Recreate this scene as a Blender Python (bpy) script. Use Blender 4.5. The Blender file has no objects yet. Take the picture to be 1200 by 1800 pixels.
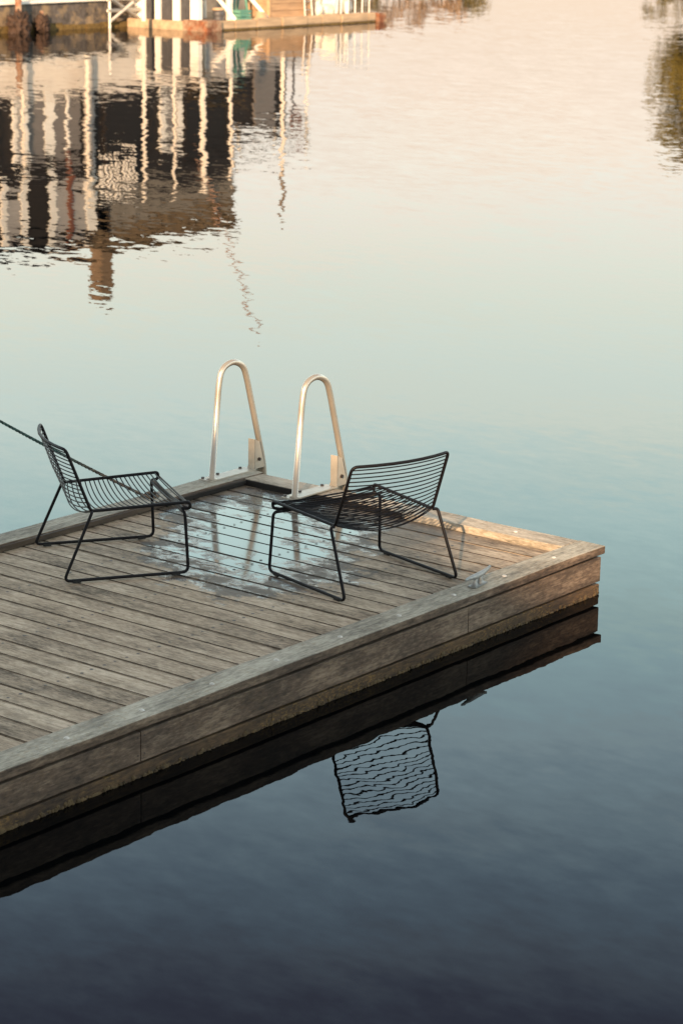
import bpy, bmesh, math, random
from mathutils import Vector, Matrix, noise as mnoise
S = bpy.context.scene
C = S.collection
PI = math.pi
ZW = -0.234          # water level (deck top is z = 0)
DEPTH = None

# ------------------------------------------------------------ camera
cd = bpy.data.cameras.new('camera')
cam = bpy.data.objects.new('camera', cd)
C.objects.link(cam)
cam.matrix_world = Matrix(((0.622555, 0.191346, -0.758822, -6.328992),
                           (-0.782424, 0.171284, -0.598727, -6.667307),
                           (0.015411, 0.966462, 0.256347, 3.446525),
                           (0, 0, 0, 1)))
cd.sensor_fit = 'VERTICAL'
cd.sensor_height = 36
cd.lens = 84.75
cd.clip_start = 0.1
cd.clip_end = 9000
cd.dof.use_dof = True
cd.dof.focus_distance = 12.6
cd.dof.aperture_fstop = 5.6
S.camera = cam
S.view_settings.view_transform = 'Standard'
S.view_settings.look = 'None'
S.view_settings.exposure = 1.1
S.view_settings.gamma = 1.0
S.render.engine = 'CYCLES'

# ------------------------------------------------------------ sun and sky
SUN_AZ, SUN_EL = math.radians(27), math.radians(20)      # direction the light travels, height of the sun
sd = Vector((math.cos(SUN_AZ)*math.cos(SUN_EL), math.sin(SUN_AZ)*math.cos(SUN_EL), -math.sin(SUN_EL)))
sl = bpy.data.lights.new('sun', 'SUN')
sl.energy = 4.7
sl.angle = math.radians(0.6)
sl.color = (1.0, 0.66, 0.39)
so = bpy.data.objects.new('sun', sl)
C.objects.link(so)
so.rotation_euler = sd.to_track_quat('-Z', 'Y').to_euler()

W = bpy.data.worlds.new('World')
S.world = W
W.use_nodes = True
nt = W.node_tree
for n in list(nt.nodes):
    nt.nodes.remove(n)
def wn(t, **k):
    n = nt.nodes.new(t)
    for a, b in k.items():
        setattr(n, a, b)
    return n
tc = wn('ShaderNodeTexCoord')
sep = wn('ShaderNodeSeparateXYZ')
nt.links.new(tc.outputs['Generated'], sep.inputs[0])
# soft high cloud moves the gradient up and down a little
cn = wn('ShaderNodeTexNoise')
cn.inputs['Scale'].default_value = 2.2
cn.inputs['Detail'].default_value = 3
cmap = wn('ShaderNodeMapping')
cmap.inputs['Scale'].default_value = (1.0, 1.0, 7.0)
nt.links.new(tc.outputs['Generated'], cmap.inputs['Vector'])
nt.links.new(cmap.outputs[0], cn.inputs['Vector'])
cm = wn('ShaderNodeMath', operation='MULTIPLY_ADD')
cm.inputs[1].default_value = 0.024
cm.inputs[2].default_value = -0.012
nt.links.new(cn.outputs['Fac'], cm.inputs[0])
ca = wn('ShaderNodeMath', operation='ADD')
nt.links.new(sep.outputs['Z'], ca.inputs[0])
nt.links.new(cm.outputs[0], ca.inputs[1])
rp = wn('ShaderNodeValToRGB')
cr = rp.color_ramp
K = 4.0
stops = [(0.0, (1.15, 0.89, 0.69)), (0.05, (1.50, 1.16, 0.89)), (0.082, (1.86, 1.54, 1.25)), (0.125, (2.332, 2.185, 1.879)), (0.17, (2.562, 2.704, 2.301)), (0.215, (2.81, 3.283, 2.984)), (0.26, (2.451, 3.364, 3.26)), (0.29, (2.1, 3.096, 3.176)), (0.345, (1.94, 2.682, 2.996)), (0.4, (1.12, 1.57, 1.98)), (0.455, (0.58, 0.66, 0.97)), (0.52, (0.50, 0.53, 0.80)), (0.66, (0.6, 0.57, 0.51)), (1.0, (0.72, 0.68, 0.61))]
while len(cr.elements) > 1:
    cr.elements.remove(cr.elements[-1])
cr.elements[0].position = stops[0][0]
cr.elements[0].color = tuple(v/K for v in stops[0][1]) + (1,)
for p, c in stops[1:]:
    e = cr.elements.new(p)
    e.color = tuple(v/K for v in c) + (1,)
nt.links.new(ca.outputs[0], rp.inputs['Fac'])
sky = wn('ShaderNodeTexSky')
sky.sky_type = 'NISHITA'
sky.sun_disc = False
sky.sun_elevation = SUN_EL
sky.sun_rotation = math.atan2(-sd.x, -sd.y)
b1 = wn('ShaderNodeBackground')
b1.inputs['Strength'].default_value = K*0.462
# thin warm cloud veils in the blue part of the sky
vn = wn('ShaderNodeTexNoise')
vn.inputs['Scale'].default_value = 3.1
vn.inputs['Detail'].default_value = 4
vmap = wn('ShaderNodeMapping')
vmap.inputs['Scale'].default_value = (1.0, 1.0, 9.0)
vmap.inputs['Location'].default_value = (3.3, 1.2, 0.4)
nt.links.new(tc.outputs['Generated'], vmap.inputs['Vector'])
nt.links.new(vmap.outputs[0], vn.inputs['Vector'])
vr = wn('ShaderNodeMapRange')
vr.inputs['From Min'].default_value = 0.50
vr.inputs['From Max'].default_value = 0.72
vr.inputs['To Max'].default_value = 0.40
nt.links.new(vn.outputs['Fac'], vr.inputs['Value'])
vm_ = wn('ShaderNodeMix', data_type='RGBA', blend_type='MULTIPLY')
nt.links.new(vr.outputs[0], vm_.inputs['Factor'])
nt.links.new(rp.outputs['Color'], vm_.inputs[6])
vm_.inputs[7].default_value = (1.16, 1.0, 0.90, 1)
nt.links.new(vm_.outputs[2], b1.inputs['Color'])
b2 = wn('ShaderNodeBackground')
b2.inputs['Strength'].default_value = 0.05
nt.links.new(sky.outputs[0], b2.inputs['Color'])
mx = wn('ShaderNodeMixShader')
mx.inputs[0].default_value = 0.12
nt.links.new(b1.outputs[0], mx.inputs[1])
nt.links.new(b2.outputs[0], mx.inputs[2])
wo = wn('ShaderNodeOutputWorld')
nt.links.new(mx.outputs[0], wo.inputs['Surface'])

# ------------------------------------------------------------ node helpers
class NT:
    def __init__(s, name):
        s.m = bpy.data.materials.new(name)
        s.m.use_nodes = True
        s.t = s.m.node_tree
        s.b = s.t.nodes['Principled BSDF']
        s.pos = s.t.nodes.new('ShaderNodeTexCoord').outputs['Object']
    def n(s, t, **k):
        n = s.t.nodes.new(t)
        for a, b in k.items():
            setattr(n, a, b)
        return n
    def L(s, a, b):
        s.t.links.new(a, b)
    def put(s, sock, v):
        if isinstance(v, (int, float)):
            sock.default_value = v
        elif isinstance(v, tuple):
            sock.default_value = v if len(v) == len(sock.default_value) else tuple(v) + (1,)
        else:
            s.L(v, sock)
    def math(s, op, a, b=0.0, c=0.0, clamp=False):
        n = s.n('ShaderNodeMath', operation=op, use_clamp=clamp)
        for i, v in enumerate((a, b, c)):
            s.put(n.inputs[i], v)
        return n.outputs[0]
    def vm(s, op, a, b=(0, 0, 0)):
        n = s.n('ShaderNodeVectorMath', operation=op)
        s.put(n.inputs[0], a)
        if isinstance(b, (int, float)):
            s.put(n.inputs['Scale'], b)
        else:
            s.put(n.inputs[1], b)
        return n.outputs[0]
    def map(s, v, scale=(1, 1, 1), loc=(0, 0, 0), rot=(0, 0, 0)):
        n = s.n('ShaderNodeMapping')
        s.put(n.inputs['Vector'], v)
        n.inputs['Scale'].default_value = scale
        n.inputs['Location'].default_value = loc
        n.inputs['Rotation'].default_value = rot
        return n.outputs[0]
    def noise(s, v, scale=1, detail=3, rough=0.5, col=False, dist=0.0):
        n = s.n('ShaderNodeTexNoise')
        s.put(n.inputs['Vector'], v)
        n.inputs['Scale'].default_value = scale
        n.inputs['Detail'].default_value = detail
        n.inputs['Roughness'].default_value = rough
        n.inputs['Distortion'].default_value = dist
        return n.outputs['Color' if col else 'Fac']
    def ramp(s, f, stops, mode='LINEAR'):
        n = s.n('ShaderNodeValToRGB')
        s.put(n.inputs['Fac'], f)
        r = n.color_ramp
        r.interpolation = mode
        while len(r.elements) > 1:
            r.elements.remove(r.elements[-1])
        for i, (p, c) in enumerate(stops):
            e = r.elements[0] if i == 0 else r.elements.new(p)
            e.position = p
            e.color = (c, c, c, 1) if isinstance(c, (int, float)) else tuple(c) + (1,)
        return n.outputs['Color']
    def mix(s, f, a, b, mode='MIX'):
        n = s.n('ShaderNodeMix', data_type='RGBA', blend_type=mode)
        s.put(n.inputs['Factor'], f)
        s.put(n.inputs['A'] if False else n.inputs[6], a)
        s.put(n.inputs[7], b)
        return n.outputs[2]
    def sep(s, v):
        n = s.n('ShaderNodeSeparateXYZ')
        s.put(n.inputs[0], v)
        return n.outputs
    def comb(s, x, y, z):
        n = s.n('ShaderNodeCombineXYZ')
        for i, v in enumerate((x, y, z)):
            s.put(n.inputs[i], v)
        return n.outputs[0]
    def bump(s, h, strength=0.3, dist=0.01):
        n = s.n('ShaderNodeBump')
        n.inputs['Strength'].default_value = strength
        n.inputs['Distance'].default_value = dist
        s.put(n.inputs['Height'], h)
        s.L(n.outputs[0], s.b.inputs['Normal'])
        return n

def simple(name, col, rough=0.6, var=0.25, scale=8, metal=0.0, bump=0.0, col2=None, stretch=(1, 1, 1), thr=(0.42, 0.62)):
    k = NT(name)
    v = k.map(k.pos, scale=stretch)
    f = k.noise(v, scale, 5, 0.6)
    lo = tuple(c*(1-var) for c in col)
    hi = tuple(min(1, c*(1+var)) for c in col)
    c = k.ramp(f, [(0.3, lo), (0.7, hi)])
    if col2:
        g = k.noise(v, scale*0.45, 6, 0.65)
        c = k.mix(k.ramp(g, [(thr[0], 0.0), (thr[1], 1.0)]), c, col2)
    k.put(k.b.inputs['Base Color'], c)
    k.put(k.b.inputs['Roughness'], rough)
    k.put(k.b.inputs['Metallic'], metal)
    if bump:
        k.bump(k.noise(v, scale*4, 4, 0.6), bump, 0.01)
    return k.m

def wood(name, axis, lo, mid, hi, seg=None, rough=0.75, dark=0.62, algae=False, puddle=False, moss=0.0, spots=0.45):
    """weathered timber with the grain along the axis; seg = board pitch across x"""
    k = NT(name)
    p = k.sep(k.pos)
    if seg:
        bid = k.math('FLOOR', k.math('DIVIDE', p[0], seg))
        wnz = k.n('ShaderNodeTexWhiteNoise', noise_dimensions='1D')
        k.L(bid, wnz.inputs['W'])
        v = wnz.outputs['Value']
        off = k.comb(k.math('MULTIPLY', v, 17.0), k.math('MULTIPLY', v, 91.0), 0.0)
        base = k.vm('ADD', k.pos, off)
    else:
        v = None
        base = k.pos
    st = {'x': (2.6, 34, 34), 'y': (34, 2.0, 34)}[axis]
    g = k.noise(k.map(base, scale=st), 1.0, 7, 0.68, dist=0.35)
    fine = k.noise(k.map(base, scale={'x': (24, 95, 95), 'y': (95, 24, 95)}[axis]), 1.0, 4, 0.6)
    bl = k.noise(k.map(base, scale={'x': (2.2, 5, 5), 'y': (5, 1.8, 5)}[axis]), 1.0, 6, 0.7)
    f = k.math('ADD', k.math('MULTIPLY', g, 0.26), k.math('MULTIPLY', fine, 0.34))
    f = k.math('ADD', f, k.math('MULTIPLY', bl, 0.52))
    if v is not None:
        f = k.math('ADD', f, k.math('MULTIPLY_ADD', v, 0.09, -0.045))
    col = k.ramp(f, [(0.43, lo), (0.565, mid), (0.70, hi)])
    # mildew and dirt with a shape of its own
    sp = k.noise(k.map(base, scale={'x': (3.2, 9, 9), 'y': (9, 3.2, 9)}[axis]), 1.0, 8, 0.75)
    col = k.mix(k.math('MULTIPLY', k.ramp(sp, [(spots+0.06, 0.0), (spots+0.22, 1.0)]), dark), col, tuple(c*0.32 for c in mid), 'MIX')
    st2 = k.noise(k.map(base, scale={'x': (16, 34, 34), 'y': (34, 16, 34)}[axis]), 1.0, 6, 0.72)
    col = k.mix(k.math('MULTIPLY', k.ramp(st2, [(0.54, 0.0), (0.70, 1.0)]), dark*0.55), col, tuple(c*0.38 for c in mid), 'MIX')
    pale = k.noise(k.map(base, scale={'x': (4, 14, 14), 'y': (14, 4, 14)}[axis], loc=(7.7, 3.1, 0)), 1.0, 6, 0.7)
    col = k.mix(k.math('MULTIPLY', k.ramp(pale, [(0.54, 0.0), (0.68, 1.0)]), 0.5), col, tuple(min(1, c*1.12) for c in hi), 'MIX')
    ck = k.noise(k.map(base, scale={'x': (1.7, 40, 40), 'y': (40, 1.4, 40)}[axis], loc=(1.3, 4.4, 2.0)), 1.0, 3, 0.55)
    ck = k.math('ABSOLUTE', k.math('SUBTRACT', ck, 0.5))
    ckm = k.math('MULTIPLY', k.ramp(ck, [(0.004, 1.0), (0.022, 0.0)]), k.ramp(st2, [(0.40, 0.25), (0.56, 1.0)]))
    col = k.mix(k.math('MULTIPLY', ckm, 0.55), col, tuple(c*0.22 for c in mid), 'MIX')
    rr = rough
    if moss:
        mo = k.noise(k.map(k.pos, scale=(1, 1, 2.2)), 42, 6, 0.7)
        big = k.noise(k.pos, 3.1, 3, 0.6)
        mk = k.math('MULTIPLY', k.ramp(mo, [(0.52, 0.0), (0.58, 1.0)]), k.ramp(big, [(0.45, 0.0), (0.58, 1.0)]))
        col = k.mix(k.math('MULTIPLY', mk, moss), col, (0.21, 0.125, 0.03))
    if algae:
        # tide line: dark, wet and ochre towards the water
        zf = k.math('ADD', p[2], k.math('MULTIPLY_ADD', k.noise(k.map(k.pos, scale=(1, 1, 0.4)), 26, 4, 0.6), 0.07, -0.035))
        wet = k.ramp(k.math('MULTIPLY_ADD', zf, -4.0, 0.0), [(0.90, 0.0), (1.0, 1.0)])
        col = k.mix(wet, col, (0.022, 0.018, 0.013))
        rr = k.ramp(wet, [(0, 0.8), (1, 0.6)])
    if puddle:
        q = k.map(k.pos, loc=(0, 0, 0))
        w1 = k.noise(k.pos, 2.6, 6, 0.68, col=True)
        w2 = k.vm('SCALE', k.vm('SUBTRACT', w1, (0.5, 0.5, 0.5)), 0.9)
        pp = k.vm('ADD', k.pos, w2)
        d = k.vm('SUBTRACT', pp, (3.16, 1.40, 0.0))
        ds = k.sep(d)
        a = math.radians(41)
        uu = k.math('ADD', k.math('MULTIPLY', ds[0], math.cos(a)), k.math('MULTIPLY', ds[1], math.sin(a)))
        vv = k.math('ADD', k.math('MULTIPLY', ds[0], -math.sin(a)), k.math('MULTIPLY', ds[1], math.cos(a)))
        uu = k.math('DIVIDE', uu, 1.08)
        vv = k.math('DIVIDE', vv, 0.60)
        rad = k.math('SQRT', k.math('ADD', k.math('MULTIPLY', uu, uu), k.math('MULTIPLY', vv, vv)))
        holes = k.noise(k.map(base, scale=(9, 5, 1)), 1.0, 6, 0.72)
        holes2 = k.noise(k.map(base, scale=(40, 16, 1)), 1.0, 5, 0.7)
        rad2 = k.math('ADD', rad, k.math('ADD', k.math('MULTIPLY_ADD', holes, 2.2, -1.02), k.math('MULTIPLY_ADD', holes2, 0.7, -0.35)))
        film = k.ramp(rad2, [(0.66, 1.0), (0.88, 0.7), (1.06, 0.0)])
        damp = k.ramp(k.math('ADD', rad, k.math('MULTIPLY_ADD', bl, 0.9, -0.45)), [(0.95, 1.0), (1.35, 0.0)])
        # damp band along the end kerb
        band = k.math('MULTIPLY', k.ramp(k.math('ADD', p[0], k.math('MULTIPLY_ADD', bl, 0.9, -0.45)), [(0, 0), (1, 1)]), 0.0)
        xb = k.math('MULTIPLY_ADD', k.math('ADD', p[0], k.math('MULTIPLY_ADD', bl, 0.7, -0.35)), 2.2, -7.35, clamp=True)
        yb = k.math('MULTIPLY_ADD', p[1], 2.5, -0.75, clamp=True)
        damp = k.math('MAXIMUM', damp, k.math('MULTIPLY', k.math('MULTIPLY', xb, yb), 0.8))
        col = k.mix(k.math('MULTIPLY', damp, 0.80), col, (0.062, 0.053, 0.042))
        col = k.mix(k.math('MULTIPLY', film, 0.7), col, (0.055, 0.050, 0.043))
        rr = k.mix(film, k.mix(k.math('MULTIPLY', damp, 0.5), (rough,)*3, (0.4, 0.4, 0.4)), (0.10, 0.10, 0.10))
        inv = k.math('SUBTRACT', 1.0, k.math('MULTIPLY', film, 0.985))
        h = k.math('MULTIPLY', k.math('ADD', g, fine), inv)
        bp = k.bump(h, 0.5, 0.004)
        k.put(k.b.inputs['Coat Weight'], 0.0)
        k.b.inputs['Coat Roughness'].default_value = 0.08
        k.b.inputs['Coat IOR'].default_value = 1.4
    else:
        k.bump(k.math('ADD', g, fine), 0.55, 0.004)
    k.put(k.b.inputs['Base Color'], col)
    k.put(k.b.inputs['Roughness'], rr)
    return k.m

M = {}
M['deck'] = wood('weathered_deck', 'y', (0.085, 0.064, 0.043), (0.375, 0.30, 0.215), (0.58, 0.49, 0.375), seg=0.147, puddle=True)
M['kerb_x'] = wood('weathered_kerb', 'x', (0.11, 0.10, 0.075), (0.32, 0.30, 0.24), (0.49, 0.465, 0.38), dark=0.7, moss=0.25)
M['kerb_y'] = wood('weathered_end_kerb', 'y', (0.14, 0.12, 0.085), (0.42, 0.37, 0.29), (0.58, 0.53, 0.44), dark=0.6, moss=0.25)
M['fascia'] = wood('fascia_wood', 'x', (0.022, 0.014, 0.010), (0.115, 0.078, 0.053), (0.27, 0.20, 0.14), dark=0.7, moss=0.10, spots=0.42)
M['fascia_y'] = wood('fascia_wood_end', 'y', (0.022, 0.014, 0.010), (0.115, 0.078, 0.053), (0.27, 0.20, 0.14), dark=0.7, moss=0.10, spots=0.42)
M['fascia_low'] = wood('tide_fascia_wood', 'x', (0.014, 0.009, 0.006), (0.060, 0.035, 0.017), (0.14, 0.082, 0.036), dark=0.6, algae=True, moss=0.6)
M['fascia_low_y'] = wood('tide_fascia_wood_end', 'y', (0.014, 0.009, 0.006), (0.060, 0.035, 0.017), (0.14, 0.082, 0.036), dark=0.6, algae=True, moss=0.6)
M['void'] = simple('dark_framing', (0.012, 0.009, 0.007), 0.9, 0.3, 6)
M['edge'] = simple('gap_shade_board_edge', (0.035, 0.026, 0.019), 0.9, 0.5, 20)  # board sides coloured near black, painting the shade in the deck gaps
M['deck'].node_tree.nodes['Principled BSDF'].inputs['IOR'].default_value = 1.33
M['screw'] = simple('screw_steel', (0.03, 0.022, 0.018), 0.5, 0.3, 30)
M['black'] = simple('black_powder_coat', (0.006, 0.0055, 0.007), 0.5, 0.2, 60)
M['rubber'] = simple('black_rubber', (0.012, 0.012, 0.012), 0.8, 0.2, 60)
M['galv'] = simple('galvanised_steel', (0.50, 0.46, 0.39), 0.36, 0.07, 9, metal=0.72, bump=0.03, col2=(0.46, 0.42, 0.37), thr=(0.56, 0.85))
M['plate'] = simple('weathered_steel_plate', (0.46, 0.42, 0.35), 0.45, 0.14, 12, metal=0.45, bump=0.05, col2=(0.34, 0.27, 0.20), thr=(0.55, 0.75))
M['cleat'] = simple('galvanised_cleat', (0.26, 0.28, 0.28), 0.5, 0.2, 40, metal=0.4, bump=0.15)
M['bolt'] = simple('zinc_bolt', (0.55, 0.54, 0.50), 0.5, 0.2, 90, metal=0.3)

M['black'].node_tree.nodes['Principled BSDF'].inputs['Specular IOR Level'].default_value = 0.18
# ------------------------------------------------------------ object helpers
def mesh_obj(name, bm, mat, parent=None, smooth=False):
    me = bpy.data.meshes.new(name)
    bm.normal_update()
    bm.to_mesh(me)
    bm.free()
    if smooth:
        for p in me.polygons:
            p.use_smooth = True
    mats = mat if isinstance(mat, (list, tuple)) else [mat]
    for m in mats:
        me.materials.append(m)
    o = bpy.data.objects.new(name, me)
    C.objects.link(o)
    if parent:
        o.parent = parent
    return o
def tag(o, label, cat, group=None):
    o['label'] = label
    o['category'] = cat
    if group:
        o['group'] = group
    return o
def thing(name, label, cat, loc=(0, 0, 0), rz=0, group=None):
    o = bpy.data.objects.new(name, None)
    o.empty_display_size = 0.2
    C.objects.link(o)
    o.location = loc
    o.rotation_euler = (0, 0, rz)
    return tag(o, label, cat, group)
def structure(o):
    o['kind'] = 'structure'
    return o
def box(bm, x0, x1, y0, y1, z0, z1, mat=0, mtx=None, bev=0.0, side=None):
    r = bmesh.ops.create_cube(bm, size=1)
    vs = r['verts']
    for v in vs:
        v.co = Vector(((x0+x1)/2 + v.co.x*(x1-x0), (y0+y1)/2 + v.co.y*(y1-y0), (z0+z1)/2 + v.co.z*(z1-z0)))
    fs = set(f for v in vs for f in v.link_faces)
    if bev:
        es = set(e for v in vs for e in v.link_edges)
        b = bmesh.ops.bevel(bm, geom=list(es), offset=bev, segments=2, affect='EDGES', clamp_overlap=True)
        fs = set(b['faces']) | set(f for f in fs if f.is_valid)
        vs = set(v for f in fs for v in f.verts)
    for f in fs:
        f.material_index = mat
        if side is not None:
            f.normal_update()
            if abs(f.normal.z) < 0.94:
                f.material_index = side
    if mtx:
        bmesh.ops.transform(bm, matrix=mtx, verts=list(vs))
    return vs
def fillet(pts, r, closed=False, seg=5):
    P = [Vector(p) for p in pts]
    n = len(P)
    out = []
    for i in range(n):
        if not closed and i in (0, n-1):
            out.append(P[i])
            continue
        a, b, c = P[i-1], P[i], P[(i+1) % n]
        u = (a-b)
        w = (c-b)
        rr = r[i] if isinstance(r, (list, tuple)) else r
        if rr <= 0:
            out.append(b)
            continue
        t = min(rr, u.length*0.49, w.length*0.49)
        p0 = b+u.normalized()*t
        p1 = b+w.normalized()*t
        for k in range(seg+1):
            s = k/seg
            out.append((1-s)**2*p0 + 2*s*(1-s)*b + s*s*p1)
    return out
def tube(bm, pts, r, seg=8, closed=False, mat=0, caps=True):
    P = [Vector(p) for p in pts]
    n = len(P)
    T = []
    for i in range(n):
        if closed:
            t = P[(i+1) % n]-P[i-1]
        else:
            t = P[min(i+1, n-1)]-P[max(i-1, 0)]
        T.append(t.normalized())
    up = Vector((0, 0, 1))
    if abs(T[0].dot(up)) > 0.9:
        up = Vector((1, 0, 0))
    N = (up - T[0]*up.dot(T[0])).normalized()
    rings = []
    for i in range(n):
        if i:
            N = (N - T[i]*N.dot(T[i])).normalized()
        B = T[i].cross(N)
        rr = r[i] if isinstance(r, (list, tuple)) else r
        rings.append([bm.verts.new(P[i] + rr*(math.cos(2*PI*k/seg)*N + math.sin(2*PI*k/seg)*B)) for k in range(seg)])
    m = n if closed else n-1
    for i in range(m):
        a, b = rings[i], rings[(i+1) % n]
        off = 0
        if closed and i == n-1:      # match the twist at the seam
            off = min(range(seg), key=lambda o: (a[0].co-b[o].co).length)
        for k in range(seg):
            f = bm.faces.new((a[k], a[(k+1) % seg], b[(k+1+off) % seg], b[(k+off) % seg]))
            f.smooth = True
            f.material_index = mat
    if caps and not closed:
        for q in (rings[0], rings[-1]):
            f = bm.faces.new(q)
            f.material_index = mat
    bmesh.ops.recalc_face_normals(bm, faces=bm.faces[:]) if False else None
def cyl(bm, x, y, z0, z1, r, seg=12, mat=0, r2=None):
    tube(bm, [(x, y, z0), (x, y, z1)], [r, r2 if r2 is not None else r], seg, mat=mat)
def B():
    return bmesh.new()
def boxobj(name, dims, mat, parent=None, bev=0.0, mtx=None):
    b = B()
    box(b, *dims, mtx=mtx, bev=bev)
    return mesh_obj(name, b, mat, parent)

# ------------------------------------------------------------ water
k = NT('harbour_water')
pos = k.n('ShaderNodeNewGeometry').outputs['Position']
# view-independent ripples: stretched swell, wavelets, fine ripple; patches of breeze
rot = math.radians(-38)
def slope(v, ax, ay, scale, detail, rough, gain=None):
    """tilt of the surface: ay along the wind (axis at 38 degrees), ax across it"""
    c = k.sep(k.vm('SUBTRACT', k.noise(v, scale, detail, rough, col=True), (0.5, 0.5, 0.5)))
    l = k.vm('MULTIPLY', k.comb(c[0], c[0], 0.0), (0.62*ax, -0.785*ax, 0))
    w = k.vm('MULTIPLY', k.comb(c[1], c[1], 0.0), (0.785*ay, 0.62*ay, 0))
    r = k.vm('ADD', l, w)
    if gain is not None:
        n = k.n('ShaderNodeVectorMath', operation='SCALE')
        k.L(r, n.inputs[0])
        k.L(gain, n.inputs['Scale'])
        r = n.outputs[0]
    return r
w0 = k.map(pos, scale=(1.0, 0.6, 1), rot=(0, 0, rot))
sp_ = k.sep(pos)      # open water beyond the lee of the dock is more ruffled
along = k.math('ADD', k.math('MULTIPLY', sp_[0], 0.76), k.math('MULTIPLY', sp_[1], 0.60))
lee = k.math('MULTIPLY_ADD', along, 1/16, -8/16, clamp=True)
patch = k.ramp(k.noise(k.map(pos, scale=(0.16, 0.035, 1), rot=(0, 0, rot)), 1.0, 3, 0.5), [(0.46, 0.0), (0.62, 1.0)])
s1 = slope(w0, 0.012, 0.006, 1.9, 4, 0.6, k.math('MULTIPLY', k.math('MULTIPLY_ADD', lee, 4.3, 1.0), k.math('MULTIPLY_ADD', k.noise(k.map(pos, scale=(0.5, 0.16, 1), rot=(0, 0, rot)), 1.0, 3, 0.6), 3.0, -0.5, clamp=False)))
s2 = slope(w0, 0.018, 0.020, 8.5, 3, 0.6, k.math('MULTIPLY_ADD', lee, 1.3, 1.0))
s3 = slope(w0, 0.0015, 0.0015, 0.35, 2, 0.5)
s5 = slope(k.map(pos, scale=(3.6, 0.9, 1), rot=(0, 0, rot)), 0.002, 0.009, 1.0, 3, 0.55)
s4 = slope(w0, 0.036, 0.036, 4.5, 3, 0.6, k.math('MULTIPLY', patch, k.math('MULTIPLY_ADD', lee, 0.9, 0.1)))
nrm = k.vm('ADD', k.vm('ADD', s1, s2), k.vm('ADD', k.vm('ADD', s3, s5), s4))
nrm = k.vm('NORMALIZE', k.vm('ADD', nrm, (0, 0, 1)))
k.L(nrm, k.b.inputs['Normal'])
k.put(k.b.inputs['Base Color'], (0.001, 0.0015, 0.002))
k.put(k.b.inputs['Roughness'], 0.0)
k.put(k.b.inputs['IOR'], 1.21)
M['water'] = k.m
b = B()
R_ = 7000
vs = [b.verts.new(p) for p in ((-R_, -R_, ZW), (R_, -R_, ZW), (R_, R_, ZW), (-R_, R_, ZW))]
b.faces.new(vs)
structure(mesh_obj('water', b, M['water']))

# ------------------------------------------------------------ the dock
PW = 0.147
DW = 2.20           # deck width between kerbs
DX0, DX1 = -7.35, 3.998
KW, KT = 0.164, 0.033
dock = thing('floating_dock', 'low floating timber dock of weathered grey boards with a raised kerb and a puddle', 'dock')
rnd = random.Random(3)
b = B()
n0 = int(DX0/PW)
for i in range(n0, 28):
    x0 = i*PW + 0.0052
    x1 = min((i+1)*PW - 0.0052, DX1-0.045)
    dz = rnd.uniform(-0.0015, 0.001)
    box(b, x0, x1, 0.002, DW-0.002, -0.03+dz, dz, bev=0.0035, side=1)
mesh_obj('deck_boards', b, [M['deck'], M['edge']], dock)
b = B()
for i in range(n0, 28):
    for jy in (0.507, 1.079, 1.652):
        for fx in (0.27, 0.73):
            x = (i+fx)*PW + rnd.uniform(-0.004, 0.004)
            y = jy + rnd.uniform(-0.006, 0.006)
            if x > DX1-0.03:
                continue
            r = bmesh.ops.create_circle(b, cap_ends=True, segments=8, radius=rnd.uniform(0.0065, 0.0095))
            for v in r['verts']:
                v.co += Vector((x, y, 0.0022))
so_ = mesh_obj('screws', b, M['screw'], dock)
so_['kind'] = 'stuff'
# worn kerbs: one piece of timber with slightly wandering arrises
def worn(name, dims, mat, axis, amp=0.003, seed=0, n=80, bev=0.006):
    b = B()
    x0, x1, y0, y1, z0, z1 = dims
    prof = [(0, 0), (1, 0), (1, 1), (0, 1)]
    L = (x1-x0) if axis == 'x' else (y1-y0)
    A0, A1 = ((y0, y1) if axis == 'x' else (x0, x1))
    # rounded rectangle profile
    pts = []
    for (cx, cz, a0) in ((A1-bev, z1-bev, 0), (A0+bev, z1-bev, 90), (A0+bev, z0+bev, 180), (A1-bev, z0+bev, 270)):
        for q in (0, 45, 90):
            a = math.radians(a0+q)
            pts.append((cx+bev*math.cos(a), cz+bev*math.sin(a)))
    rings = []
    for i in range(n+1):
        t = i/n
        ring = []
        for (a, z) in pts:
            s = (x0 if axis == 'x' else y0) + L*t
            d = mnoise.noise(Vector((s*1.7, a*9+seed, z*20)))*amp + mnoise.noise(Vector((s*9, a*9+seed, z*20+7)))*amp*0.4
            e = mnoise.noise(Vector((s*2.3, a*9+seed+31, z*20)))*amp
            if i in (0, n):
                d *= 0.3
            co = (s, a+d, z+e) if axis == 'x' else (a+d, s, z+e)
            ring.append(b.verts.new(co))
        rings.append(ring)
    m = len(pts)
    for i in range(n):
        for j in range(m):
            b.faces.new((rings[i][j], rings[i][(j+1) % m], rings[i+1][(j+1) % m], rings[i+1][j]))
    b.faces.new(rings[0])
    b.faces.new(rings[-1])
    bmesh.ops.recalc_face_normals(b, faces=b.faces[:])
    if isinstance(mat, list):
        for f in b.faces:
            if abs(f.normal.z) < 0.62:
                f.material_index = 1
    return mesh_obj(name, b, mat, dock)
XE = DX1 + KW
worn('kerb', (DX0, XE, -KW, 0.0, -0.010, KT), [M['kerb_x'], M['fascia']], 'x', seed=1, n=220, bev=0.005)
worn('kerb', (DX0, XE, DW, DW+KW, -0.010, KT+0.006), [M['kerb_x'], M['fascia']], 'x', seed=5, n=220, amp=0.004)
worn('kerb', (DX1, XE, 0.002, DW-0.002, -0.010, KT), M['kerb_y'], 'y', seed=9, n=60, amp=0.005)
M['wet_batten'] = simple('wet_dark_batten', (0.055, 0.036, 0.022), 0.6, 0.55, 14, bump=0.3, stretch=(0.3, 0.3, 2), col2=(0.12, 0.085, 0.055), thr=(0.5, 0.7))
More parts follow.
